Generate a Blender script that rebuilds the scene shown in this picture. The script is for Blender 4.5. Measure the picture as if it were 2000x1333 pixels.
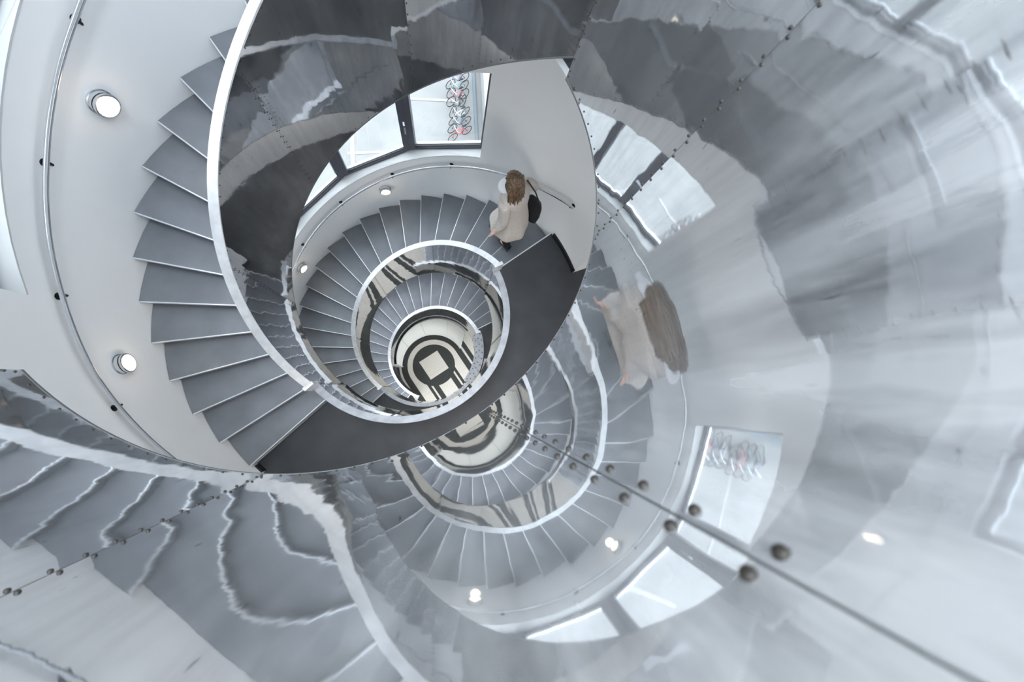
import bpy, bmesh, math, random
from mathutils import Vector, Matrix
random.seed(4)
D = bpy.data; COL = bpy.context.scene.collection; SC = bpy.context.scene
for o in list(D.objects): D.objects.remove(o)

# ---------------------------------------------------------------- camera, world, light, exposure
ROT = ((0.9566659510, -0.2609053729, -0.1293005976), (0.2386755803, 0.9569656420, -0.1650779433), (0.1668059517, 0.1270635525, 0.9777681873))
CAM = Vector((0.6821480449, -0.6670239006, 1.2578658157))
cam = D.objects.new('camera', D.cameras.new('camera')); COL.objects.link(cam)
M = Matrix(ROT).to_4x4(); M.translation = CAM; cam.matrix_world = M
cam.data.lens = 13.08338; cam.data.sensor_width = 36; cam.data.sensor_fit = 'HORIZONTAL'; cam.data.clip_start = 0.01; cam.data.clip_end = 200
cam.data.dof.use_dof = True; cam.data.dof.focus_distance = 3.2; cam.data.dof.aperture_fstop = 4.5
SC.camera = cam
SC.view_settings.view_transform = 'Standard'; SC.view_settings.look = 'None'
SC.view_settings.exposure = 0.08; SC.view_settings.gamma = 1.0; SC.view_settings.use_curve_mapping = False
w = D.worlds.new('overcast_sky'); SC.world = w; w.use_nodes = True
bg = w.node_tree.nodes['Background']; bg.inputs[0].default_value = (0.86, 0.93, 1.0, 1); bg.inputs[1].default_value = 5.0

def area(name, loc, size, energy, color, rot=(0, 0, 0), shape='DISK', sy=None):
    l = D.lights.new(name, 'AREA'); l.shape = shape; l.size = size; l.energy = energy; l.color = color
    if sy: l.size_y = sy
    o = D.objects.new(name, l); COL.objects.link(o); o.location = loc; o.rotation_euler = rot
    return o
area('skylight_light', (0, 0, 5.35), 2.7, 430, (0.84, 0.92, 1.0))

# ---------------------------------------------------------------- the staircase's own numbers
RISE = 0.17; DK = 0.15585231; P0 = 0.88840482; RW = 2.405            # riser, angle per tread, angle of the first nosing, wall radius
RS, RO = 1.0876, 1.1510                                             # void side and stair side of the balustrade
FLOORH = 22 * RISE; GZ = -3 * FLOORH - 2 * RISE                       # storey height, ground floor level
TURN = 2 * math.pi / DK
PI = math.pi
def ang(k): return P0 + k * DK
def pt(k, r, z): a = ang(k); return Vector((r * math.cos(a), r * math.sin(a), z))
def nos(j, k): return -j * FLOORH - k * RISE - (RISE * 0 if j < 2 else 0.0) # height of the pitch line
def pitch(j, k): return -j * FLOORH - k * RISE - (RISE if j == 2 else 0)

# ---------------------------------------------------------------- materials
def mat(name, color, rough=0.5, metal=0.0, spec=None, emit=None, es=0):
    m = D.materials.new(name); m.use_nodes = True; b = m.node_tree.nodes['Principled BSDF']
    b.inputs['Base Color'].default_value = (*color, 1); b.inputs['Roughness'].default_value = rough; b.inputs['Metallic'].default_value = metal
    if spec is not None: b.inputs['Specular IOR Level'].default_value = spec
    if emit: b.inputs['Emission Color'].default_value = (*emit, 1); b.inputs['Emission Strength'].default_value = es
    return m
def N(m, t, **kw):
    n = m.node_tree.nodes.new(t)
    for k, v in kw.items(): setattr(n, k, v)
    return n
def L(m, a, b): m.node_tree.links.new(a, b)
def noisy(m, scale, c0, c1, lo=0.35, hi=0.65, detail=4, stretch=None, target='Base Color', bump=None):
    tc = N(m, 'ShaderNodeTexCoord'); mp = N(m, 'ShaderNodeMapping'); no = N(m, 'ShaderNodeTexNoise'); cr = N(m, 'ShaderNodeValToRGB')
    if stretch: mp.inputs['Scale'].default_value = stretch
    no.inputs['Scale'].default_value = scale; no.inputs['Detail'].default_value = detail
    cr.color_ramp.elements[0].position = lo; cr.color_ramp.elements[1].position = hi
    if not isinstance(c0, tuple): c0 = (c0,) * 3; c1 = (c1,) * 3
    cr.color_ramp.elements[0].color = (*c0, 1); cr.color_ramp.elements[1].color = (*c1, 1)
    L(m, tc.outputs['Object'], mp.inputs[0]); L(m, mp.outputs[0], no.inputs['Vector']); L(m, no.outputs['Fac'], cr.inputs[0])
    b = m.node_tree.nodes['Principled BSDF']; L(m, cr.outputs[0], b.inputs[target])
    if bump:
        bu = N(m, 'ShaderNodeBump'); bu.inputs['Strength'].default_value = bump[0]; bu.inputs['Distance'].default_value = bump[1]
        L(m, no.outputs['Fac'], bu.inputs['Height']); L(m, bu.outputs[0], b.inputs['Normal'])
    return m
WALL = noisy(mat('white_wall_paint', (0.8, 0.8, 0.8), 0.75), 1.2, (0.84, 0.85, 0.86), (0.88, 0.885, 0.89), bump=(0.04, 0.01))
TREAD = noisy(mat('grey_linoleum', (0.2, 0.21, 0.23), 0.42, spec=.8), 3, (0.155, 0.166, 0.188), (0.200, 0.213, 0.240))
NOSE = mat('aluminium_nosing', (0.85, 0.88, 0.92), 0.35, 0.6)
RIM = noisy(mat('brushed_aluminium_cap', (0.8, 0.8, 0.82), 0.45, 0.5), 14, (0.60, 0.61, 0.63), (0.72, 0.73, 0.745), detail=6, bump=(0.05, 0.002))
RIMG = noisy(mat('dull_grey_aluminium_cap', (0.4, 0.4, 0.42), 0.5, 0.4), 14, (0.27, 0.28, 0.30), (0.35, 0.36, 0.38), detail=6, bump=(0.05, 0.002))
DARKM = mat('dark_anodised_frame', (0.085, 0.088, 0.11), 0.45, 0.2)
LAND = noisy(mat('dark_grey_linoleum', (0.1, 0.1, 0.1), 0.6, spec=.3), 2.5, (0.045, 0.048, 0.054), (0.060, 0.063, 0.070))
SILLM = mat('pale_grey_sill', (.56, .57, .58), .6)
SKIRT = mat('black_skirting', (0.012, 0.013, 0.015), 0.4)
CHROME = mat('brushed_steel', (0.75, 0.77, 0.8), 0.22, 1.0)
BLACK = mat('black_metal', (0.01, 0.01, 0.012), 0.4, 0.3)
LAMP = mat('lamp_glass', (1, 0.95, 0.85), 0.4, emit=(1.0, 0.86, 0.66), es=1.25)
WHITEP = mat('white_lacquer_panel', (0.66, 0.645, 0.60), 0.35)
RIVET = mat('dark_rivet_metal', (0.028, 0.024, 0.02), 0.5, 0.2, spec=.35)
TRIM = mat('grey_metal_trim', (0.13, 0.13, 0.135), 0.5, 0.5)

def make_sheet_mat(smudged_lit=False):
    m = D.materials.new('smudged_lit_aluminium_sheet' if smudged_lit else 'polished_aluminium_sheet'); m.use_nodes = True; nt = m.node_tree; b = nt.nodes['Principled BSDF']
    b.inputs['Metallic'].default_value = 0.86
    tc = N(m, 'ShaderNodeTexCoord')
    def noise(scale, st=(1, 1, 1), detail=3, rough=0.5):
        mp = N(m, 'ShaderNodeMapping'); mp.inputs['Scale'].default_value = st; no = N(m, 'ShaderNodeTexNoise')
        no.inputs['Scale'].default_value = scale; no.inputs['Detail'].default_value = detail; no.inputs['Roughness'].default_value = rough
        L(m, tc.outputs['Object'], mp.inputs[0]); L(m, mp.outputs[0], no.inputs['Vector']); return no.outputs['Fac']
    def ramp(src, p0, c0, p1, c1):
        cr = N(m, 'ShaderNodeValToRGB'); e = cr.color_ramp.elements; e[0].position = p0; e[1].position = p1
        e[0].color = (*((c0,) * 3 if not isinstance(c0, tuple) else c0), 1); e[1].color = (*((c1,) * 3 if not isinstance(c1, tuple) else c1), 1)
        L(m, src, cr.inputs[0]); return cr.outputs[0]
    def mixc(t, f, a, c):
        mx = N(m, 'ShaderNodeMix', data_type='RGBA', blend_type=t)
        if isinstance(f, float): mx.inputs[0].default_value = f
        else: L(m, f, mx.inputs[0])
        L(m, a, mx.inputs[6]); L(m, c, mx.inputs[7]); return mx.outputs[2]
    base = ramp(noise(2.2, (1, 1, .6), 6, .6), .3, (0.40, 0.415, 0.44) if not smudged_lit else (.64, .655, .68), .7, (0.56, 0.565, 0.575) if not smudged_lit else (.80, .81, .82))  # near sheet's base colour is paler, standing in for window-light haze
    streak = ramp(noise(30, (1, 1, .12), 4, .7), .3, 0.87, .6, 1.0)
    col = mixc('MULTIPLY', 1.0, base, streak)
    spots = ramp(noise(80, (1, 1, .25), 2, .5), .22, 0.2, .28, 1.0)
    col = mixc('MULTIPLY', 0.8, col, spots)
    L(m, col, b.inputs['Base Color'])
    r1 = ramp(noise(3.0, (1, 1, .5), 5, .65), .3, 0.012, .75, 0.05)
    L(m, r1, b.inputs['Roughness'])
    if smudged_lit:                                                      # smeared fingerprints, polish streaks and painted light haze towards the top edge
        sp = N(m, 'ShaderNodeSeparateXYZ'); L(m, tc.outputs['Object'], sp.inputs[0])
        hz = N(m, 'ShaderNodeMapRange'); L(m, sp.outputs[2], hz.inputs[0]); hz.inputs[1].default_value = .75; hz.inputs[2].default_value = 1.4
        mm = N(m, 'ShaderNodeMath', operation='MULTIPLY'); L(m, hz.outputs[0], mm.inputs[0]); L(m, ramp(noise(9, (1, 1, .30), 5, .65), .38, 0.15, .62, 1.0), mm.inputs[1])
        mr = N(m, 'ShaderNodeMapRange'); L(m, mm.outputs[0], mr.inputs[0]); mr.inputs[3].default_value = .92; mr.inputs[4].default_value = .5
        L(m, mr.outputs[0], b.inputs['Metallic'])
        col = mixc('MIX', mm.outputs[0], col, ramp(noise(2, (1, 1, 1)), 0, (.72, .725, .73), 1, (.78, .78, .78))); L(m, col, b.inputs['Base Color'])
    else:
        mt = ramp(noise(5, (1, 1, .4), 5, .6), .42, 0.95, .68, 0.86); L(m, mt, b.inputs['Metallic'])
    h1 = noise(3.2, (1, 1, .8), 2, .5); h2 = noise(26, (1, 1, .5), 2, .5)
    b1 = N(m, 'ShaderNodeBump'); b1.inputs['Strength'].default_value = 1.0; b1.inputs['Distance'].default_value = 0.0018; L(m, h1, b1.inputs['Height'])
    b2 = N(m, 'ShaderNodeBump'); b2.inputs['Strength'].default_value = 1.0; b2.inputs['Distance'].default_value = 0.00008; L(m, h2, b2.inputs['Height'])
    L(m, b1.outputs[0], b2.inputs['Normal']); L(m, b2.outputs[0], b.inputs['Normal'])
    return m
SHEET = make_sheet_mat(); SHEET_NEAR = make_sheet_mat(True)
def make_glass():
    m = D.materials.new('window_glass'); m.use_nodes = True; nt = m.node_tree; nt.nodes.clear()
    o = N(m, 'ShaderNodeOutputMaterial'); t = N(m, 'ShaderNodeBsdfTransparent'); g = N(m, 'ShaderNodeBsdfGlossy'); mx = N(m, 'ShaderNodeMixShader'); f = N(m, 'ShaderNodeLayerWeight'); pw = N(m, 'ShaderNodeMath', operation='POWER'); ad = N(m, 'ShaderNodeMath', operation='MULTIPLY_ADD')
    t.inputs[0].default_value = (0.96, 0.98, 0.98, 1); g.inputs['Roughness'].default_value = 0.0; f.inputs[0].default_value = .5; pw.inputs[1].default_value = 5; ad.inputs[1].default_value = .9; ad.inputs[2].default_value = .03
    L(m, f.outputs['Facing'], pw.inputs[0]); L(m, pw.outputs[0], ad.inputs[0]); L(m, ad.outputs[0], mx.inputs[0]); L(m, t.outputs[0], mx.inputs[1]); L(m, g.outputs[0], mx.inputs[2]); L(m, mx.outputs[0], o.inputs[0])
    return m
GLASS = make_glass()

# ---------------------------------------------------------------- helpers
def obj(name, bm, m, parent=None, smooth=False, **props):
    me = D.meshes.new(name); bmesh.ops.recalc_face_normals(bm, faces=bm.faces); bm.to_mesh(me); bm.free()
    if isinstance(m, (list, tuple)):
        for x in m: me.materials.append(x)
    else: me.materials.append(m)
    if smooth:
        me.polygons.foreach_set('use_smooth', [True] * len(me.polygons))
        try: me.set_sharp_from_angle(angle=math.radians(35))
        except Exception: pass
    o = D.objects.new(name, me); COL.objects.link(o)
    if parent: o.parent = parent
    for k, v in props.items(): o[k] = v
    return o
def empty(name, label, cat, loc=(0, 0, 0), group=None, kind=None):
    o = D.objects.new(name, None); COL.objects.link(o); o.location = loc; o['label'] = label; o['category'] = cat
    if group: o['group'] = group
    if kind: o['kind'] = kind
    return o
def arcbox(k0, k1, r0, r1, zlo, zhi, seg=0.25, bm=None):
    """closed curved slab between two radii and two heights; heights may be functions of k"""
    bm = bm or bmesh.new(); n = max(1, int(math.ceil((k1 - k0) / seg)))
    fl = zlo if callable(zlo) else (lambda k: zlo); fh = zhi if callable(zhi) else (lambda k: zhi)
    rings = []
    for i in range(n + 1):
        k = k0 + (k1 - k0) * i / n
        rings.append([bm.verts.new(pt(k, r0, fl(k))), bm.verts.new(pt(k, r1, fl(k))), bm.verts.new(pt(k, r1, fh(k))), bm.verts.new(pt(k, r0, fh(k)))])
    for a, b in zip(rings, rings[1:]):
        for i in range(4): bm.faces.new((a[i], a[(i + 1) % 4], b[(i + 1) % 4], b[i]))
    bm.faces.new(rings[0]); bm.faces.new(rings[-1][::-1])
    return bm
def box(bm, c, s, R=None):
    vs = []
    for x in (-.5, .5):
        for y in (-.5, .5):
            for z in (-.5, .5):
                v = Vector((x * s[0], y * s[1], z * s[2]))
                if R: v = R @ v
                vs.append(bm.verts.new(Vector(c) + v))
    for f in ((0, 1, 3, 2), (4, 6, 7, 5), (0, 4, 5, 1), (2, 3, 7, 6), (0, 2, 6, 4), (1, 5, 7, 3)): bm.faces.new([vs[i] for i in f])
    return bm
def prism(bm, pts, off):
    """solid from a planar polygon and an offset vector"""
    a = [bm.verts.new(p) for p in pts]; b = [bm.verts.new(Vector(p) + Vector(off)) for p in pts]
    bm.faces.new(a); bm.faces.new(b[::-1]); n = len(pts)
    for i in range(n): bm.faces.new((a[i], b[i], b[(i + 1) % n], a[(i + 1) % n]))
    return bm
def tube(bm, pts, r, seg=10, caps=True):
    pts = [Vector(p) for p in pts]; rings = []; up = None
    for i, p in enumerate(pts):
        d = (pts[min(i + 1, len(pts) - 1)] - pts[max(i - 1, 0)]).normalized()
        if up is None:
            up = Vector((0, 0, 1)) if abs(d.z) < .9 else Vector((1, 0, 0))
        s = d.cross(up).normalized(); up = s.cross(d).normalized()
        rr = r[i] if isinstance(r, (list, tuple)) else r
        rings.append([bm.verts.new(p + (s * math.cos(2 * PI * q / seg) + up * math.sin(2 * PI * q / seg)) * rr) for q in range(seg)])
    for a, b in zip(rings, rings[1:]):
        for q in range(seg): bm.faces.new((a[q], a[(q + 1) % seg], b[(q + 1) % seg], b[q]))
    if caps: bm.faces.new(rings[0][::-1]); bm.faces.new(rings[-1])
    return bm
def lathe(bm, prof, seg=32, Mx=None):
    """profile (radius, height) about z"""
    rings = []
    for r, z in prof:
        if r < 1e-6: rings.append([bm.verts.new((0, 0, z))])
        else: rings.append([bm.verts.new((r * math.cos(2 * PI * q / seg), r * math.sin(2 * PI * q / seg), z)) for q in range(seg)])
    for a, b in zip(rings, rings[1:]):
        if len(a) == 1 and len(b) == 1: continue
        for q in range(seg):
            if len(a) == 1: bm.faces.new((a[0], b[q], b[(q + 1) % seg]))
            elif len(b) == 1: bm.faces.new((a[q], a[(q + 1) % seg], b[0]))
            else: bm.faces.new((a[q], a[(q + 1) % seg], b[(q + 1) % seg], b[q]))
    if Mx is not None: bmesh.ops.transform(bm, matrix=Mx, verts=bm.verts)
    return bm
def copy_tree(o, parent=None):
    c = o.copy(); COL.objects.link(c)
    if parent: c.parent = parent; c.matrix_parent_inverse = o.matrix_parent_inverse
    for ch in list(o.children): copy_tree(ch, c)
    return c

# ---------------------------------------------------------------- outer wall with its helical band of window openings
WK0, WK1 = 3.63, 16.45; SILL, HEAD = 1.0, 2.36; ALC0, ALC1 = 21.35, 38.55; TOPZ = 5.2
RA = 3.5                                                            # landing hall reaches out this far
def build_wall():
    bm = bmesh.new(); t = 0.17
    def quad(k0, k1, z0, z1, zz0=None, zz1=None):                    # z at k0 side: z0..z1, at k1 side: zz0..zz1
        zz0 = z0 if zz0 is None else zz0; zz1 = z1 if zz1 is None else zz1
        A = [bm.verts.new(p) for p in (pt(k0, RW, z0), pt(k1, RW, zz0), pt(k1, RW + t, zz0), pt(k0, RW + t, z0))]
        B = [bm.verts.new(p) for p in (pt(k0, RW, z1), pt(k1, RW, zz1), pt(k1, RW + t, zz1), pt(k0, RW + t, z1))]
        bm.faces.new(A); bm.faces.new(B[::-1])
        for i in (0, 2): bm.faces.new((A[i], B[i], B[(i + 1) % 4], A[(i + 1) % 4]))
    def jamb(k, z0, z1): bm.faces.new([bm.verts.new(p) for p in (pt(k, RW, z0), pt(k, RW + t, z0), pt(k, RW + t, z1), pt(k, RW, z1))])
    ks = [0.0]
    marks = sorted([WK0, WK1, ALC0, ALC1] + [i * 0.31 for i in range(1, int(TURN / 0.31))] + [TURN])
    for m_ in marks:
        if m_ - ks[-1] > 0.04 or m_ in (WK0, WK1, ALC0, ALC1): ks.append(m_)
    for k0, k1 in zip(ks, ks[1:]):
        if k1 - k0 < 1e-4: continue
        km = (k0 + k1) / 2
        if WK0 < km < WK1:
            lo = (GZ - .3, GZ - .3)
            for j in (2, 1, 0):
                s0, s1 = pitch(j, k0) + SILL, pitch(j, k1) + SILL
                quad(k0, k1, lo[0], s0, lo[1], s1); lo = (pitch(j, k0) + HEAD, pitch(j, k1) + HEAD)
            quad(k0, k1, lo[0], TOPZ, lo[1], TOPZ)
        elif ALC0 < km < ALC1:
            for a, b in ((GZ + 2.6, -2 * FLOORH - .17), (-2 * FLOORH + 2.6, -FLOORH - .17), (-FLOORH + 2.6, -.17), (2.6, TOPZ)): quad(k0, k1, a, b)
        else: quad(k0, k1, GZ - .3, TOPZ)
    for j in (0, 1, 2):
        for k in (WK0, WK1): jamb(k, pitch(j, k) + SILL, pitch(j, k) + HEAD)
    for k in (ALC0, ALC1):
        for z in (GZ, -2 * FLOORH, -FLOORH, 0): jamb(k, z, z + 2.6)
    bmesh.ops.remove_doubles(bm, verts=bm.verts, dist=1e-4)
    return bm
wl = obj('wall_outer', build_wall(), WALL, smooth=True, kind='structure', label='round white painted stairwell wall around the whole spiral stair', category='wall')

# landing halls beyond the well: cheeks with rounded corners and a back wall
for j in range(3):
    zb = -j * FLOORH
    bm = bmesh.new()
    def cheek(k, s):
        c = []
        for i in range(7):
            a = PI / 2 * i / 6
            c.append((k + s * 0.09 / RW / DK * (1 - math.sin(a)) * 0.9 * 1.0, RW + 0.12 * (1 - math.cos(a))))
        return c
    arcbox(ALC0 - .6, ALC1 + .6, RA, RA + .15, zb - .0, zb + 2.75, bm=bm)
    for k, s in ((ALC0, -1), (ALC1, 1)):
        arcbox(min(k, k + s * .5), max(k, k + s * .5), RW + .168, RA + .02, zb, zb + 2.75, bm=bm)
    nm = ('upper', 'middle', 'lower')[j]
    obj('wall_' + ('back', 'far', 'rear')[j], bm, WALL, kind='structure', label='white wall of the hall behind the %s landing' % nm, category='wall')
    bm = arcbox(ALC0 - .6, ALC1 + .6, RW - .0 + .001, RA + .15, zb + 2.6, zb + 2.75)
    obj('ceiling', bm, WALL, kind='structure', label='white ceiling of the hall behind the %s landing' % nm, category='ceiling')

for j in range(3):                                                   # unseen fill lights added to brighten the halls and the stairwell wall
    p = pt(30, 2.95, -j * FLOORH + 2.58); area('hall_fill_light', p, 1.0, 60, (1, .96, .90))
area('ground_fill_light', pt(30, 2.9, GZ + 3.0), 1.2, 40, (1, .95, .86))  # unseen light added to brighten the ground floor

# roof ring with the round skylight
bm = arcbox(0, TURN, 1.36, RW + .3, TOPZ, TOPZ + .25)
obj('ceiling', bm, WALL, kind='structure', label='white ceiling ring around the skylight over the well', category='ceiling')

# ---------------------------------------------------------------- landings
def landing(j, label):
    z = -j * FLOORH; kend = TURN - (1 if j == 2 else 0) if j else 39.3
    kend = TURN - (1 if j == 2 else 0)
    t = empty('stair_landing', label, 'landing', pt(30, 1.8, z), 'stair landings'); inv = Matrix.Translation(-t.location)
    def part(nm, bm, m, sm=False):
        bmesh.ops.transform(bm, matrix=inv, verts=bm.verts); return obj(nm, bm, m, t, smooth=sm)
    bm = arcbox(21 + .0, kend, RO + .012, RW - .004, z - .16, z)
    part('floor_slab', bm, LAND)
    bm = arcbox(ALC0 - .02, ALC1 + .02, RW - .004, RA, z - .16, z); part('hall_floor', bm, LAND)
    bm = arcbox(21, kend, RO + .012, RW + .0, z - .2, z - .161); part('soffit', bm, WALL)
    bm = bmesh.new(); a, b = pt(kend, RO + .012, z), pt(kend, RW - .008, z); d = (b - a).normalized(); n = Vector((-d.y, d.x, 0))
    prism(bm, [a - n * .010, b - n * .010, b + n * .006, a + n * .006], (0, 0, .004)); prism(bm, [a + n * .002, b + n * .002, b + n * .006, a + n * .006], (0, 0, -.03))
    part('nosing', bm, NOSE)
    bm = arcbox(ALC1, TURN - .12 - (1 if j == 2 else 0), RW - .022, RW, z, z + .09); part('skirting', bm, SKIRT)
    bm = arcbox(21.06, ALC0, RW - .022, RW, z, z + .09); part('skirting', bm, SKIRT)
    return t
for j, lb in enumerate(('top dark grey landing beside the nearest metal balustrade', 'dark grey landing at the foot of the upper flight, behind the walking person', 'lower dark grey landing one turn below the walking person')): landing(j, lb)

# ---------------------------------------------------------------- flights: treads with metal nosings, soffit
def tread_bm(j, k, kprev):
    z = pitch(j, k) if j < 2 else pitch(j, k)
    bm = bmesh.new()
    r0, r1 = RO + .012, RW - .004
    arcbox(kprev - .06, k, r0, r1, z - .014, z, seg=.4, bm=bm)
    arcbox(k - .10, k - .04, r0, r1, z - RISE + .001, z - .014, bm=bm)
    return bm
def flight(j, k0, k1, label):
    t = empty('stair_flight', label, 'stairs', pt((k0 + k1) / 2, 1.8, pitch(j, k1)), 'stair flights'); inv = Matrix.Translation(-t.location)
    for k in range(k0, k1 + 1):
        z = pitch(j, k)
        bm = tread_bm(j, k, k - 1); bmesh.ops.transform(bm, matrix=inv, verts=bm.verts); tr = obj('tread', bm, TREAD, t)
        bm = bmesh.new(); a, b = pt(k, RO + .012, z), pt(k, RW - .008, z); d = (b - a).normalized(); n = Vector((-d.y, d.x, 0))
        prism(bm, [a - n * .005, b - n * .005, b + n * .004, a + n * .004], (0, 0, .0035))
        prism(bm, [a + n * .0015, b + n * .0015, b + n * .005, a + n * .005], (0, 0, -.03))
        bmesh.ops.transform(bm, matrix=inv, verts=bm.verts); obj('nosing', bm, NOSE, tr)
    hi = lambda k: pitch(j, k) - RISE - .0145
    bm = arcbox(k0 - 1, k1 + (0 if j == 2 else 0), RO + .012, RW - .004, lambda k: max(hi(k) - .008, GZ), lambda k: max(hi(k), GZ + .01), seg=.5); bmesh.ops.transform(bm, matrix=inv, verts=bm.verts)
    obj('soffit', bm, WALL, t)
    return t
flight(-1, 1, 21, 'flight that climbs on from the top landing, above the camera, added unseen to shade the well')  # out of frame, added to shade the stairwell below
flight(0, 1, 21, 'upper flight of grey treads curving down past the large round wall lamps')
flight(1, 1, 21, 'middle flight of grey treads that the person in the beige coat walks down')
flight(2, 0, 22, 'lowest flight of grey treads curling down to the patterned ground floor')

# ---------------------------------------------------------------- balustrades
riv_me = None
def rivet_mesh():
    bm = bmesh.new(); lathe(bm, [(.0037, 0), (.0037, .0008), (.0033, .0020), (.0028, .0029), (.0012, .0032), (0, .0032)], 12)
    me = D.meshes.new('rivet'); bmesh.ops.recalc_face_normals(bm, faces=bm.faces); bm.to_mesh(me); bm.free(); me.materials.append(RIVET)
    me.polygons.foreach_set('use_smooth', [True] * len(me.polygons)); return me
RME = rivet_mesh()
def balustrade(kind, j, label):
    """kind F: along a flight, L: around a landing"""
    dz = {0: 0, 1: -FLOORH, 2: -2 * FLOORH}[j]
    if kind == 'F':
        ka, kb = (-1.05, 20.93) if j < 2 else (-2.05, 23.6)
        lo = lambda k: max(pitch(j, k) - .182, GZ + .02); hi = lambda k: pitch(j, k) + .974
        seams = [ka, 4.46, 10.0, 15.6, kb]
    else:
        ka, kb = 20.93, TURN - 1.05 - (1 if j == 2 else 0)
        lo = lambda k: dz - .109
        hi = (lambda k: dz + .977) if j else (lambda k: 1.33)
        seams = [ka, 25.65, 30.085, 35.0, kb]
    t = empty('balustrade', label, 'balustrade', pt((ka + kb) / 2, RS, lo((ka + kb) / 2)), 'riveted metal balustrades'); inv = Matrix.Translation(-t.location)
    def part(nm, bm, m, sm=True, par=t):
        bmesh.ops.transform(bm, matrix=inv, verts=bm.verts); return obj(nm, bm, m, par, smooth=sm)
    g = .0009 / RS / DK
    for a, b in zip(seams, seams[1:]):
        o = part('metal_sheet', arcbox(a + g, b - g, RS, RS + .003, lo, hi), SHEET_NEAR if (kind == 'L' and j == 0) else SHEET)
        # texture runs in the well's own coordinates
    part('outer_cladding', arcbox(ka, kb, RO - .004, RO, lambda k: lo(k) + .02, hi), SHEET)
    part('core', arcbox(ka + .02, kb - .02, RS + .0035, RO - .0045, lambda k: lo(k) + .003, lambda k: hi(k) - .002), TRIM, False)
    part('bottom_trim', arcbox(ka, kb, RS - .0008, RS + .012, lambda k: lo(k) - .009, lo), TRIM)
    if kind == 'F' or j:
        cap = part('cap_rail', arcbox(ka, kb, RS - .003, RO + .006, hi, lambda k: hi(k) + .012), RIM if kind == 'F' else RIMG)
        if kind == 'F':
            for q in (ka, kb):
                if q == kb and j == 2: w_ = .1
                part('cap_end', arcbox(q - .10, q + .10, RS - .008, RO + .03, lambda k: hi(q) - .17, lambda k: hi(q) + .0135), RIM, par=t)
    # rivets
    pos = []
    n = int((kb - ka) * DK * RS / .0555)
    for i in range(n + 1):
        k = ka + .06 + (kb - ka - .12) * i / n; pos.append((k, lo(k) + .020))
        if hi(k) < 1.2: pos.append((k + .02, hi(k) - .016))
    dk = .0078 / RS / DK
    for s in seams:
        z0, z1 = lo(s) + .045, min(hi(s) - .03, 1.135); m_ = int((z1 - z0) / .056)
        for i in range(m_ + 1):
            z = z0 + .056 * i
            for q in (-dk, dk):
                if s == ka and q < 0 or s == kb and q > 0: continue
                pos.append((s + q, z + (.002 if q > 0 else -.002)))
    def dist(p): return (pt(p[0], RS, p[1]) - CAM).length
    pos.sort(key=dist)
    for k, z in pos[:100]:
        o = D.objects.new('rivet', RME); COL.objects.link(o); o.parent = t
        a = ang(k); nrm = Vector((-math.cos(a), -math.sin(a), 0)); q = nrm.to_track_quat('Z', 'Y').to_matrix().to_4x4()
        q.translation = pt(k, RS - .0001, z) - t.location; o.matrix_local = q
    bm = bmesh.new()
    for k, z in pos[100:]:
        a = ang(k); nrm = Vector((-math.cos(a), -math.sin(a), 0)); q = nrm.to_track_quat('Z', 'Y').to_matrix().to_4x4(); q.translation = pt(k, RS - .0001, z)
        b2 = bmesh.new(); lathe(b2, [(.0037, 0), (.0037, .002), (.0018, .0031), (0, .0032)], 8, q)
        me = D.meshes.new('x'); b2.to_mesh(me); b2.free(); bm.from_mesh(me); D.meshes.remove(me)
    if pos[100:]: part('rivet_rows', bm, RIVET)['kind'] = 'stuff'
    return t
balustrade('L', 0, 'nearest riveted mirror-like metal balustrade filling the right and bottom of the view')
balustrade('F', 0, 'dark riveted metal balustrade along the upper flight, under its bright cap rail')
balustrade('L', 1, 'metal balustrade of the middle landing with a wide grey cap rail')
balustrade('F', 1, 'metal balustrade ring along the middle flight beside the walking person')
balustrade('L', 2, 'metal balustrade of the lower landing partly under a perforated strip')
balustrade('F', 2, 'innermost metal balustrade ring just above the patterned floor')

# perforated strips on the lower landing's balustrade
def strip(k0, k1, r0, r1, z, label, rows):
    t = empty('perforated_strip', label, 'metal strip', pt((k0 + k1) / 2, (r0 + r1) / 2, z)); inv = Matrix.Translation(-t.location)
    bm = arcbox(k0, k1, r0, r1, z, z + .01); bmesh.ops.transform(bm, matrix=inv, verts=bm.verts); obj('plate', bm, RIMG, t)
    bm = arcbox(k0, k1, r1 - .006, r1, -2 * FLOORH + .002, z); bmesh.ops.transform(bm, matrix=inv, verts=bm.verts); obj('upstand', bm, RIMG, t)
    bm = bmesh.new(); i = 0; k = k0 + .3
    while k < k1 - .2:
        for q in range(rows):
            r = r0 + (r1 - r0) * (q + .7) / (rows + .3); p = pt(k + (.25 if q % 2 else 0), r, z + .0105)
            lathe_b = bmesh.new(); lathe(lathe_b, [(.011, 0), (.011, .0015), (0, .0015)], 10, Matrix.Translation(p)); me = D.meshes.new('x'); lathe_b.to_mesh(me); lathe_b.free(); bm.from_mesh(me); D.meshes.remove(me)
        k += .72
    bmesh.ops.transform(bm, matrix=inv, verts=bm.verts); obj('hole_pattern', bm, BLACK, t)
kk = TURN
strip(kk - 8.3, kk - 2.0, RS - .075, RO + .06, -2 * FLOORH + .995, 'wide perforated metal strip over the cap of the lower landing balustrade', 3)
strip(kk - 9.5, kk - 5.0, 1.235, 1.30, -2 * FLOORH + .93, 'narrow perforated metal strip beside the lower landing balustrade', 1)

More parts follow.
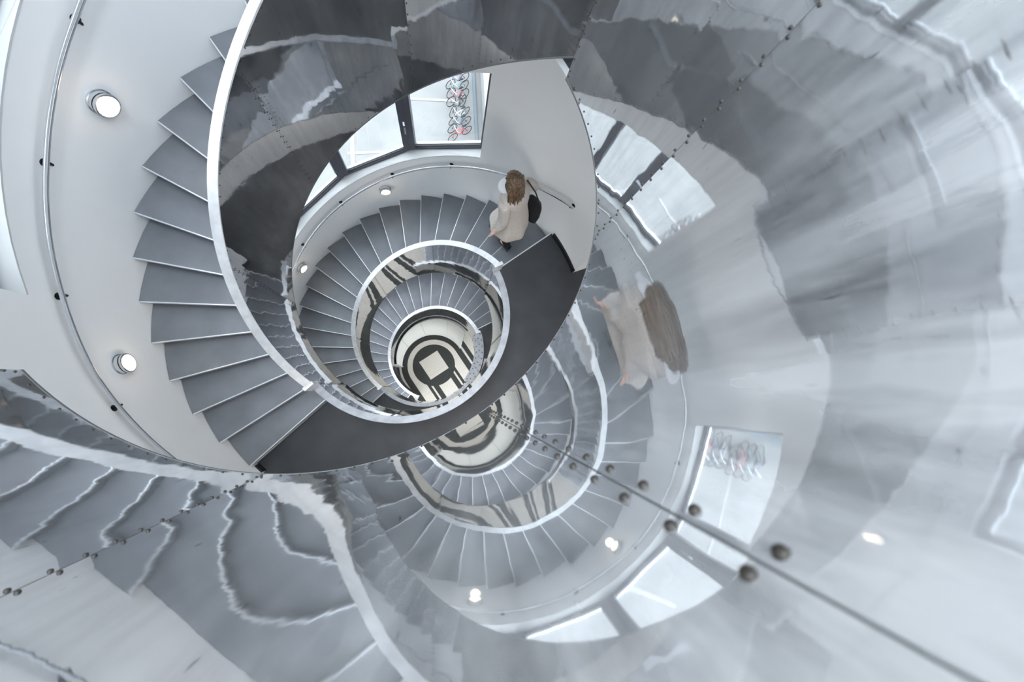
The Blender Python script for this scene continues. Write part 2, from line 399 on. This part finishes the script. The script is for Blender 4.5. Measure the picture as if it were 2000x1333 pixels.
# ---------------------------------------------------------------- windows
def facet_corner(k, z, r=RW + .175): return pt(k, r, z)
wn = 0
def window(j, i, k0, k1, storey):
    global wn
    wn += 1
    t = empty('window_%d' % wn, '', 'window', kind='structure'); g = {0: 'upper', 1: 'middle'}[j]
    t['label'] = 'dark framed window facet above the %s flight, %s counted down from the landing' % (g, ('first', 'second', 'third', 'fourth', 'fifth')[i])
    a0, a1 = facet_corner(k0, pitch(j, k0) + SILL - .005), facet_corner(k1, pitch(j, k1) + SILL - .005)
    b0, b1 = facet_corner(k0, pitch(j, k0) + HEAD + .005), facet_corner(k1, pitch(j, k1) + HEAD + .005)
    d = (a1 - a0); dh = Vector((d.x, d.y, 0)).normalized(); nrm = Vector((dh.y, -dh.x, 0))
    if nrm.dot(Vector((a0.x, a0.y, 0))) < 0: nrm = -nrm
    W = (Vector((d.x, d.y, 0))).length
    def P(u, v): return a0.lerp(a1, u / W) + Vector((0, 0, v))           # u along, v up from the sill line
    H = HEAD - SILL
    def bar(u0, v0, u1, v1, m, th, off, nm):
        bm = bmesh.new(); prism(bm, [P(u0, v0) + nrm * off, P(u1, v0) + nrm * off, P(u1, v1) + nrm * off, P(u0, v1) + nrm * off], nrm * th); return obj(nm, bm, m, t)
    f = .055
    bar(0, 0, W, f, DARKM, .07, -.03, 'frame_bottom'); bar(0, H - f, W, H, DARKM, .07, -.03, 'frame_top')
    e0, e1 = (.06 if i == 0 else .10), (.06 if i == 4 else .075)
    bar(0, f, e0, H - f, DARKM, .07, -.03, 'frame_side'); bar(W - e1, f, W, H - f, DARKM, .07, -.03, 'frame_side')
    bar(f, f, W - f, f + .022, NOSE, .03, .0, 'glazing_bead'); bar(f, f + .022, W - f, f + .034, DARKM, .03, .0, 'glazing_bead')
    bar(f, f + .034, W - f, f + .05, NOSE, .03, .0, 'glazing_bead')
    bar(f, f, W - f, H - f, GLASS, .004, .02, 'pane')
    if i in (1, 3):
        bm = bmesh.new(); p = P(.045, H * .42) - nrm * .035; R = Matrix((dh, nrm, Vector((0, 0, 1)))).transposed()
        box(bm, p, (.028, .012, .09), R); box(bm, p - nrm * .03 , (.02, .05, .02), R); box(bm, p - nrm * .05 + Vector((0, 0, -.055)), (.02, .014, .13), R)
        obj('handle', bm, CHROME, t)
FW = (WK1 - WK0) / 5
for j in (0, 1):
    for i in range(5): window(j, i, WK0 + FW * i, WK0 + FW * (i + 1), j)
# white inner sills
for j in (0, 1):
    bm = bmesh.new()
    for i in range(5):
        k0, k1 = WK0 + FW * i, WK0 + FW * (i + 1); a = [pt(k0 + (k1 - k0) * q / 6, RW - .004, pitch(j, k0 + (k1 - k0) * q / 6) + SILL) for q in range(7)]
        b = [pt(k1, RW + .20, pitch(j, k1) + SILL), pt(k0, RW + .20, pitch(j, k0) + SILL)]
        prism(bm, a + b, (0, 0, .012))
    obj('trim_%d' % (j + 1), bm, SILLM, kind='structure', label='white curved sill under the %s window band' % ('upper', 'middle')[j], category='window sill')

# ---------------------------------------------------------------- handrails
RH = RW - .075
def interp(x, T):
    for (a, b), (c, d) in zip(T, T[1:]):
        if x <= c: return b + (d - b) * (x - a) / (c - a)
    return T[-1][1]
HT = [(-1, .95), (-.17, .95), (1, .90), (3, .875), (6, .86), (8.5, .83), (10.5, .82), (11.7, .805), (14, .805), (16.5, .845), (18, .895), (21, .90), (23, .9)]
def handrail(j, ka, kb, label):
    t = empty('handrail', label, 'handrail', pt((ka + kb) / 2, RH, pitch(j, (ka + kb) / 2) + .85), 'wall handrails'); inv = Matrix.Translation(-t.location)
    n = int((kb - ka) / .2); z = lambda k: pitch(j, k) + interp(k, HT)
    bm = tube(bmesh.new(), [pt(ka + (kb - ka) * i / n, RH, z(ka + (kb - ka) * i / n)) for i in range(n + 1)], .0155, 14); bmesh.ops.transform(bm, matrix=inv, verts=bm.verts)
    obj('rail', bm, CHROME, t, smooth=True)
    for i in range(10):
        k = 2.335 * i if i else ka + .12
        if not (ka < k < kb): continue
        bm = bmesh.new(); zz = z(k); tube(bm, [pt(k, RH, zz - .012), pt(k, RH, zz - .04), pt(k, RH + .02, zz - .06), pt(k, RW, zz - .06)], .008, 8)
        a = ang(k); Mx = Vector((-math.cos(a), -math.sin(a), 0)).to_track_quat('Z', 'Y').to_matrix().to_4x4(); Mx.translation = pt(k, RW + .001, zz - .06)
        b2 = bmesh.new(); lathe(b2, [(.028, 0), (.028, .006), (.02, .009), (0, .009)], 14, Mx); me = D.meshes.new('x'); b2.to_mesh(me); b2.free(); bm.from_mesh(me); D.meshes.remove(me)
        bmesh.ops.transform(bm, matrix=inv, verts=bm.verts); obj('bracket', bm, BLACK, t, smooth=True)
handrail(0, 0.2, 21.5, 'round metal handrail on the wall of the upper flight')
handrail(1, -.25, 21.2, 'round metal handrail ending on the wall beside the walking person')
handrail(2, -1.2, 22, 'round metal handrail on the wall of the lowest flight')

# ---------------------------------------------------------------- wall lamps
def wall_lamp(k, z, label, first=[None]):
    a = ang(k); Mx = Vector((-math.cos(a), -math.sin(a), 0)).to_track_quat('Z', 'Y').to_matrix().to_4x4(); Mx.translation = pt(k, RW, z)
    if first[0] is None:
        t = empty('wall_lamp', label, 'lamp', group='round wall lamps')
        bm = bmesh.new(); lathe(bm, [(0, 0), (.088, 0), (.09, .006), (.09, .012), (.082, .016), (.080, .040), (.086, .044), (.086, .068), (.080, .072), (.074, .072), (.074, .060)], 40); obj('housing', bm, CHROME, t, smooth=True)
        bm = bmesh.new(); lathe(bm, [(.0865, .046), (.0875, .048), (.0875, .052), (.0865, .054)], 40); obj('groove_ring', bm, BLACK, t, smooth=True)
        bm = bmesh.new(); lathe(bm, [(.0765, .062), (.0765, .070), (.060, .080), (.03, .086), (0, .088)], 40); obj('diffuser', bm, LAMP, t, smooth=True)
        first[0] = t
    else:
        t = copy_tree(first[0]); t['label'] = label
    t.matrix_world = Mx
lamps = [(0, 12.47, .455, 'large round chrome wall lamp at upper left, glowing warm, above the upper flight'), (0, 17.64, .489, 'round chrome wall lamp beside the foot of the upper flight'),
         (0, 7.45, .47, 'round wall lamp near the head of the upper flight, seen only in reflection'), (0, 2.35, .47, 'round wall lamp beside the top landing'),
         (1, 7.45, .487, 'small round wall lamp under the middle handrail, near the walking person'), (1, 12.46, .445, 'small round wall lamp close to the dark balustrade edge'),
         (1, 17.6, .47, 'round wall lamp near the foot of the middle flight')]
for j, k, dz, lb in lamps: wall_lamp(k, pitch(j, k) + dz, lb)
for j in (0, 1):                                                     # each lit lamp's own light
    for k in (2.35, 7.45, 12.46, 17.6):
        l = D.lights.new('wall_lamp_light', 'POINT'); l.energy = 0.5; l.color = (1, .82, .6); l.shadow_soft_size = .06; l.use_shadow = True
        if (j, k) in ((1, 2.35),): continue
        o = D.objects.new('wall_lamp_light', l); COL.objects.link(o); o.location = pt(k, RW - .16, pitch(j, k) + .47)

# ---------------------------------------------------------------- ground floor
def floor_material():
    m = mat('inlaid_stone_floor', (0.7, 0.68, 0.62), 0.7, spec=.2); b = m.node_tree.nodes['Principled BSDF']
    tc = N(m, 'ShaderNodeTexCoord'); sp = N(m, 'ShaderNodeSeparateXYZ'); L(m, tc.outputs['Object'], sp.inputs[0]); X, Y = sp.outputs[0], sp.outputs[1]
    def ma(op, a, c=None, d=None):
        n = N(m, 'ShaderNodeMath', operation=op)
        for i, v in enumerate((a, c, d)):
            if v is None: continue
            if isinstance(v, (int, float)): n.inputs[i].default_value = v
            else: L(m, v, n.inputs[i])
        return n.outputs[0]
    th = math.radians(-41.5); dx, dy = math.cos(th), math.sin(th)
    u = ma('ADD', ma('MULTIPLY', X, dx), ma('MULTIPLY', Y, dy)); o = ma('SUBTRACT', ma('MULTIPLY', X, dy), ma('MULTIPLY', Y, dx)); ao = ma('ABSOLUTE', o)
    r = ma('SQRT', ma('ADD', ma('MULTIPLY', X, X), ma('MULTIPLY', Y, Y)))
    lt = lambda a, c: ma('LESS_THAN', a, c); gt = lambda a, c: ma('GREATER_THAN', a, c); AND = lambda a, c: ma('MULTIPLY', a, c); OR = lambda a, c: ma('MAXIMUM', a, c); NOT = lambda a: ma('SUBTRACT', 1.0, a)
    btw = lambda a, p, q: AND(gt(a, p), lt(a, q))
    fwd = gt(u, 0.0)
    t = ma('ADD', ma('MULTIPLY', fwd, ao), ma('MULTIPLY', NOT(fwd), r))
    disc = lt(r, .70)
    square = AND(lt(ma('ABSOLUTE', u), .355), lt(ao, .355))
    bands = OR(OR(lt(ao, .235), btw(ao, .40, .458)), OR(btw(t, .55, .865), OR(btw(t, 1.06, 1.13), gt(t, 1.28))))
    ring = OR(btw(t, .60, .865), OR(btw(t, 1.06, 1.13), gt(t, 1.28)))
    light_fwd = bands; light_back = ring
    lm = ma('ADD', ma('MULTIPLY', fwd, light_fwd), ma('MULTIPLY', NOT(fwd), light_back))
    light = ma('ADD', ma('MULTIPLY', disc, square), ma('MULTIPLY', NOT(disc), lm))
    no = N(m, 'ShaderNodeTexNoise'); no.inputs['Scale'].default_value = 45; no.inputs['Detail'].default_value = 5; L(m, tc.outputs['Object'], no.inputs['Vector'])
    c1 = N(m, 'ShaderNodeValToRGB'); c1.color_ramp.elements[0].color = (.33, .30, .26, 1); c1.color_ramp.elements[1].color = (.46, .43, .38, 1); c1.color_ramp.elements[0].position = .3; c1.color_ramp.elements[1].position = .7
    c2 = N(m, 'ShaderNodeValToRGB'); c2.color_ramp.elements[0].color = (.012, .013, .012, 1); c2.color_ramp.elements[1].color = (.035, .036, .032, 1); c2.color_ramp.elements[0].position = .3; c2.color_ramp.elements[1].position = .7
    L(m, no.outputs['Fac'], c1.inputs[0]); L(m, no.outputs['Fac'], c2.inputs[0])
    # tile joints across the light bands
    ju = ma('LESS_THAN', ma('ABSOLUTE', ma('SUBTRACT', ma('FRACT', ma('MULTIPLY', u, 2.2)), .5)), .012)
    mx0 = N(m, 'ShaderNodeMix', data_type='RGBA'); L(m, ma('MULTIPLY', AND(ju, fwd), .45), mx0.inputs[0]); L(m, c1.outputs[0], mx0.inputs[6]); mx0.inputs[7].default_value = (.2, .19, .17, 1)
    mx = N(m, 'ShaderNodeMix', data_type='RGBA'); L(m, light, mx.inputs[0]); L(m, c2.outputs[0], mx.inputs[6]); L(m, mx0.outputs[2], mx.inputs[7]); L(m, mx.outputs[2], b.inputs['Base Color'])
    return m
bm = bmesh.new(); bmesh.ops.create_circle(bm, cap_ends=True, segments=96, radius=RA + .2); bmesh.ops.translate(bm, verts=bm.verts, vec=(0, 0, 0))
bmesh.ops.solidify(bm, geom=list(bm.faces), thickness=.1)
fl = obj('floor', bm, floor_material(), kind='structure', label='ground floor with a pale square in a black disc and striped stone bands', category='floor'); fl.location = (0, 0, GZ)
zs = [v.co.z for v in fl.data.vertices]
for v in fl.data.vertices: v.co.z -= max(zs)

# curved white partition that closes the space under the lowest flight
t = empty('curved_partition', 'curved white panelled partition under the lowest flight, around the black ring', 'partition', pt(8, 1.04, GZ)); inv = Matrix.Translation(-t.location)
topz = lambda k: -8.33 - .151 * (k - 3.1)
cuts = [-.35, 3.2, 7.8, 12.15, 16.5]
for a, b in zip(cuts, cuts[1:]):
    bm = arcbox(a + .02, b - .02, 1.028, 1.05, GZ + .006, topz); bmesh.ops.transform(bm, matrix=inv, verts=bm.verts); obj('panel', bm, WHITEP, t, smooth=True)
bm = arcbox(-.35, 16.5, 1.052, 1.058, GZ + .006, lambda k: topz(k) - .01); bmesh.ops.transform(bm, matrix=inv, verts=bm.verts); obj('backing', bm, BLACK, t)
bm = arcbox(16.42, 16.52, 1.0, 1.16, GZ + .006, topz(16.5) + .01); bmesh.ops.transform(bm, matrix=inv, verts=bm.verts); obj('end_post', bm, WHITEP, t)

# ---------------------------------------------------------------- outside
bm = bmesh.new(); box(bm, (0, 20, -11.75), (80, 80, .1)); ga = noisy(mat('pale_asphalt', (.6, .6, .6), .9), 1.5, (.19, .192, .192), (.22, .22, .22), detail=8)
# the paved yard is a ring of ground around the building
obj('ground_outside', bm, ga, kind='structure', label='pale paved yard outside seen through the windows', category='ground')
LINE = mat('white_road_paint', (.30, .30, .30), .8)
def line(a, b, wd, label, up=[0]):
    up[0] += .003; a = Vector((*a, -11.697 + up[0])); b = Vector((*b, -11.697 + up[0])); d = (b - a).normalized(); n = Vector((-d.y, d.x, 0)) * wd / 2
    bm = bmesh.new(); prism(bm, [a - n, b - n, b + n, a + n], (0, 0, .004)); o = obj('parking_line', bm, LINE, label=label, category='road marking', group='painted parking lines')
line((-5.3, 8.2), (-4.3, 5.2), .14, 'white painted line running towards the building, left of the yard')
line((-4.9, 6.45), (-2.2, 7.6), .10, 'white painted line across the yard outside the second window')
line((-3.9, 9.15), (-1.7, 9.9), .10, 'white painted line ending at the parked bicycles')
# low white building wing along the bikes
bm = bmesh.new(); d = Vector((-.30, .954, 0)); n = Vector((.954, .30, 0)); c = Vector((-.55, 8.3, -11.2)) + d * 2.6 + n * 1.35
Rb = Matrix((n, d, Vector((0, 0, 1)))).transposed(); box(bm, c, (2.4, 7.6, .9), Rb); obj('outbuilding', bm, mat('pale_render', (.27, .272, .275), .8), label='low white flat roof beside the row of bicycles', category='building')
bm = bmesh.new(); c = Vector((-1.12, 8.2, -11.66)) + d * 1.9 + n * .46; box(bm, c, (.10, 4.2, .06), Rb); obj('kerb_strip', bm, mat('pale_blue_kerb', (.13, .16, .185), .8), label='grey blue kerb behind the bicycles', category='kerb')

def bicycle(colour, label, name='bicycle'):
    t = empty('bicycle', label, 'bicycle', group='bicycles parked outside')
    fr = mat('bicycle_paint', colour, .35, .2)
    for nm, x in (('wheel', -.5), ('wheel', .5)):
        bm = bmesh.new(); tube(bm, [(x + .33 * math.cos(2 * PI * q / 28), 0, .34 + .33 * math.sin(2 * PI * q / 28)) for q in range(29)], .02, 8, False)
        for q in range(10): a = 2 * PI * q / 10; tube(bm, [(x, 0, .34), (x + .32 * math.cos(a), 0, .34 + .32 * math.sin(a))], .003, 4)
        tube(bm, [(x, -.05, .34), (x, .05, .34)], .02, 8); obj(nm, bm, BLACK, t)
    bm = bmesh.new()
    for a, b in (((-.5, 0, .34), (-.05, 0, .3)), ((-.5, 0, .34), (-.2, 0, .78)), ((-.05, 0, .3), (-.22, 0, .9)), ((-.05, 0, .3), (.36, 0, .78)), ((-.2, 0, .78), (.34, 0, .86)), ((.33, 0, .95), (.5, 0, .34))): tube(bm, [a, b], .02, 8)
    obj('bicycle_frame', bm, fr, t)
    bm = bmesh.new(); tube(bm, [(.28, -.28, 1.0), (.33, -.2, 1.03), (.33, 0, 1.0), (.33, .2, 1.03), (.28, .28, 1.0)], .014, 8); tube(bm, [(.33, 0, .93), (.33, 0, 1.0)], .016, 8); obj('handlebar', bm, CHROME, t)
    bm = bmesh.new(); prism(bm, [(-.36, -.07, .9), (-.36, .07, .9), (-.2, .03, .9), (-.08, .012, .9), (-.08, -.012, .9), (-.2, -.03, .9)], (0, 0, .05)); obj('saddle', bm, BLACK, t)
    return t
cols = [((.55, .07, .09), 'red bicycle nearest the window corner'), ((.12, .14, .2), 'dark blue bicycle next to the red one'), ((.5, .52, .55), 'silver bicycle in the middle of the row'), ((.05, .06, .07), 'black bicycle third from the row end'),
        ((.55, .2, .22), 'faded pink bicycle near the far end of the row'), ((.3, .42, .45), 'pale green bicycle second from the far end of the row'), ((.2, .2, .3), 'violet grey bicycle at the far end of the row')]
for i, (c_, lb) in enumerate(cols):
    b = bicycle(c_, lb); p = Vector((-1.35, 8.35, -11.70)) + d * (.36 * i + .1)
    b.location = p; b.rotation_euler = (random.uniform(-.12, .12), 0, math.atan2(n.y, n.x) + PI + random.uniform(-.25, .25) + .75); b.scale = (.62, .62, .62)

# ---------------------------------------------------------------- the person walking down
def skin_body(name, joints, edges, m, parent, sub=2):
    me = D.meshes.new(name); me.from_pydata([j[:3] for j in joints], edges, []); me.materials.append(m)
    o = D.objects.new(name, me); COL.objects.link(o); o.parent = parent
    md = o.modifiers.new('skin', 'SKIN'); md.use_smooth_shade = True
    for i, j in enumerate(joints):
        rr = j[3]; me.skin_vertices[0].data[i].radius = rr if isinstance(rr, tuple) else (rr, rr)
    me.skin_vertices[0].data[0].use_root = True
    s = o.modifiers.new('sub', 'SUBSURF'); s.levels = sub; s.render_levels = sub
    return o
SKIN = noisy(mat('skin', (.62, .42, .33), .5), 20, (.58, .38, .30), (.66, .46, .37)); TROUSER = mat('black_trousers', (.012, .012, .016), .8); SHOE = mat('black_leather', (.02, .02, .03), .25)
COAT = noisy(mat('beige_wool', (.55, .50, .46), .9), 60, (.50, .455, .42), (.60, .55, .51), bump=(.3, .002))
HAIR = noisy(mat('brown_hair', (.10, .06, .035), .45), 25, (.045, .026, .016), (.24, .15, .085), stretch=(3, 3, .35), bump=(.6, .004)); SHIRT = mat('white_cotton', (.85, .86, .9), .8)
T1 = -FLOORH - RISE; fe = Vector((math.cos(ang(1.05)), math.sin(ang(1.05)), 0)); ft = Vector((-fe.y, fe.x, 0)); UP = Vector((0, 0, 1))
person = empty('person', 'person with long brown hair in a beige coat walking down the middle flight', 'person', (0.90, 1.56, T1))
PI_ = Matrix.Translation(-person.location); org = person.location
pel = Vector((.88, 1.62, -3.05)); che = Vector((.825, 1.615, -2.66)); nek = Vector((.79, 1.61, -2.50)); hed = Vector((.765, 1.605, -2.385))
fl_ = Vector((.955, 1.520, T1 + .085)); fr_ = Vector((.775, 1.77, T1 - RISE + .09))
shl, shr = che - fe * .175 + UP * .07, che + fe * .175 + UP * .07
ell, han_l = Vector((.80, 1.405, -2.92)), Vector((.735, 1.36, -3.13))
elr, han_r = Vector((1.02, 1.90, -2.80)), pt(1.25, RH - .035, pitch(1, 1.25) + .92)
hpl, hpr = pel - fe * .085 - UP * .04, pel + fe * .085 - UP * .04
knl = (hpl + fl_) / 2 + ft * .10; knr = (hpr + fr_) / 2 + ft * .12
J = []; E_ = []
def add(p, r, prev=None):
    J.append((*(Vector(p) - org), r)); i = len(J) - 1
    if prev is not None: E_.append((prev, i))
    return i
ip = add(pel, (.12, .10)); iw = add(pel + (che - pel) * .5, (.105, .085), ip); ic = add(che, (.13, .095), iw); inn = add(nek, .055, ic); ih = add(hed, (.078, .086), inn); it = add(hed + UP * .065, (.06, .066), ih)
def limb(start, pts):
    q = start
    for p, r in pts: q = add(p, r, q)
    return q
wl_ = limb(ic, [(shl, .045), (ell, .036), (han_l + (ell - han_l) * .12, .026)]); wr_ = limb(ic, [(shr, .045), (elr, .036), (han_r + (elr - han_r) * .12, .026)])
limb(ip, [(hpl, .085), (knl, .058), (fl_, .04), (fl_ + ft * .14 - UP * .05, .032)]); limb(ip, [(hpr, .085), (knr, .058), (fr_, .04), (fr_ + ft * .14 - UP * .05, .032)])
def hand(w, root, d, side, curl):
    """palm and five bent fingers from a wrist, rooted in the arm chain"""
    d = d.normalized(); s = side.normalized(); n = d.cross(s).normalized()
    palm = add(w + d * .035, (.033, .018), root)
    for q, (o_, ln) in enumerate(((-.030, .062), (-.010, .074), (.010, .070), (.029, .056))):
        k0 = add(w + d * .070 + s * o_, .0105, palm); k1 = add(w + d * (.070 + ln * .5) + s * o_ * 1.1 + n * curl * .4 * ln, .0088, k0)
        add(w + d * (.070 + ln * .72) + s * o_ * 1.15 + n * curl * ln, .0075, k1)
    t0 = add(w + d * .030 - s * .040 + n * curl * .010, .0115, palm); t1 = add(w + d * .055 - s * .060 + n * curl * .022, .0095, t0); add(w + d * .080 - s * .062 + n * curl * .034, .008, t1)
hand(han_l, wl_, (han_l - ell) * .6 + ft * .05, fe, .5)
hand(han_r, wr_, ft * .8 - UP * .35 + fe * .15, UP * .2 + fe, .9)
nose = add(hed + ft * .092 - UP * .012, .011, ih)
body = skin_body('body', J, E_, SKIN, person)
def loft(name, secs, m, seg=28, fold=0.0, nf=7, par=person, closed=True):
    bm = bmesh.new(); rings = []
    for si, (c, a, b_) in enumerate(secs):
        c = Vector(c); ring = []
        for q in range(seg):
            th = 2 * PI * q / seg; wv = 1 + fold * (len(secs) - 1 - si) / (len(secs) - 1) * math.sin(nf * th + .6 * si)
            ring.append(bm.verts.new(c - org + (fe * math.cos(th) * a + ft * math.sin(th) * b_) * wv))
        rings.append(ring)
    for a, b_ in zip(rings, rings[1:]):
        for q in range(seg): bm.faces.new((a[q], a[(q + 1) % seg], b_[(q + 1) % seg], b_[q]))
    bm.faces.new(rings[-1])
    if closed: bm.faces.new(rings[0][::-1])
    o = obj(name, bm, m, par, smooth=True); md = o.modifiers.new('s', 'SUBSURF'); md.levels = 1; md.render_levels = 2; return o
hemc = Vector((.865, 1.60, -3.40))
loft('coat', [(hemc, .265, .27), (hemc + UP * .12, .25, .25), (pel + UP * -.10, .225, .20), (pel + UP * .06, .20, .165), (pel + (che - pel) * .55, .175, .14), (che, .215, .155), (che + UP * .09, .205, .125), (nek + UP * -.01, .085, .075)], COAT, fold=.07)
loft('scarf', [(nek - UP * .10 + ft * .10 - fe * .03, .10, .09), (nek - UP * .02 + ft * .06, .11, .11), (nek + ft * .02, .095, .09), (nek + UP * .035 + ft * .01, .07, .065)], SHIRT)
def sleeve(a, b, c):
    J2 = [(*(a - fe * 0 - org), .088), (*(a + (b - a) * .5 - org), .074), (*(b - org), .060), (*(b + (c - b) * .5 - org), .053), (*(b + (c - b) * .9 - org), .048)]
    skin_body('sleeve', J2, [(0, 1), (1, 2), (2, 3), (3, 4)], COAT, person)
sleeve(shl, ell, han_l); sleeve(shr, elr, han_r)
for hp, kn, ft_ in ((hpl, knl, fl_), (hpr, knr, fr_)):
    J2 = [(*(hp - org), .10), (*(kn - org), .074), (*(ft_ + (kn - ft_) * .0 - UP * .03 - org), .058)]; skin_body('trouser_leg', J2, [(0, 1), (1, 2)], TROUSER, person)
    J2 = [(*(ft_ - UP * .035 - org), (.045, .045)), (*(ft_ + ft * .10 - UP * .045 - org), (.042, .036)), (*(ft_ + ft * .175 - UP * .052 - org), (.036, .026)), (*(ft_ - ft * .045 - UP * .035 - org), (.040, .045))]
    skin_body('shoe', J2, [(0, 1), (1, 2), (0, 3)], SHOE, person)
# hair: a cap that leaves the face free, flowing back over the shoulders
bm = bmesh.new(); bmesh.ops.create_uvsphere(bm, u_segments=36, v_segments=22, radius=1)
for v in bm.verts:
    p = v.co.copy(); a, b_, c_ = p.x, p.y, p.z                     # a along fe, b along ft (face), c up
    sx, sy, sz = .104, .112, .112
    if c_ < 0: sz = .112 + .16 * min(1, max(0, .55 - b_)) ; sx = .104 + .035 * -c_
    if b_ > .45 and c_ < .45: sy = .072
    w_ = 1 + .035 * math.sin(14 * math.atan2(b_, a) + 3 * c_)
    q = fe * a * sx * w_ + ft * (b_ * sy * w_ - (.05 * -c_ if c_ < 0 else 0)) + UP * (c_ * sz)
    v.co = hed + UP * .022 - ft * .008 + q - org
obj('hair', bm, HAIR, person, smooth=True)
bm = bmesh.new()
for q in range(26):
    a = -1.2 + 2.4 * q / 25; s = fe * math.sin(a) * .10 - ft * math.cos(a) * .085; l_ = .24 + .05 * math.sin(q * 2.3)
    tube(bm, [hed - org + UP * .10 + s * .35, hed - org + UP * .05 + s * 1.05, hed - org - UP * .07 + s * 1.25 - ft * .02, hed - org - UP * l_ + s * 1.35 - ft * .05 + fe * .02 * math.sin(q * 1.7)], [.006, .016, .015, .004], 6)
obj('hair_strands', bm, HAIR, person, smooth=True)
bm = bmesh.new()
for s in (-1, 1):
    bmesh.ops.create_uvsphere(bm, u_segments=10, v_segments=8, radius=.011, matrix=Matrix.Translation(hed - org + ft * .074 + fe * .031 * s + UP * .005))
obj('eyes', bm, BLACK, person, smooth=True)
bm = bmesh.new(); tube(bm, [hed - org + ft * .077 - UP * .045 + fe * x for x in (-.022, 0, .022)], [.003, .006, .003], 8); obj('mouth', bm, mat('lips', (.45, .16, .15), .4), person)
# the black bag on the right shoulder
bagc = Vector((1.10, 1.80, -3.13)); bag = empty('shoulder_bag', 'long black bag hanging at the outer side of the person in the beige coat', 'bag', bagc)
bm = bmesh.new()
secs = [(-.24, .03, .10), (-.22, .055, .13), (-.05, .065, .14), (.12, .055, .12), (.22, .03, .09)]; rings = []
for z, a, b_ in secs: rings.append([bm.verts.new(UP * z + fe * math.cos(2 * PI * q / 20) * a + ft * math.sin(2 * PI * q / 20) * b_) for q in range(20)])
for a, b_ in zip(rings, rings[1:]):
    for q in range(20): bm.faces.new((a[q], a[(q + 1) % 20], b_[(q + 1) % 20], b_[q]))
bm.faces.new(rings[0][::-1]); bm.faces.new(rings[-1]); obj('bag_body', bm, TROUSER, bag, smooth=True)
bm = bmesh.new(); top = shr + UP * .062 - bagc
tube(bm, [ft * .10 + UP * .18, ft * .07 + (top - ft * .0) * .6 + UP * .1, top, -ft * .07 + top * .6 + UP * .1, -ft * .10 + UP * .18], .009, 8); obj('strap', bm, SHOE, bag)
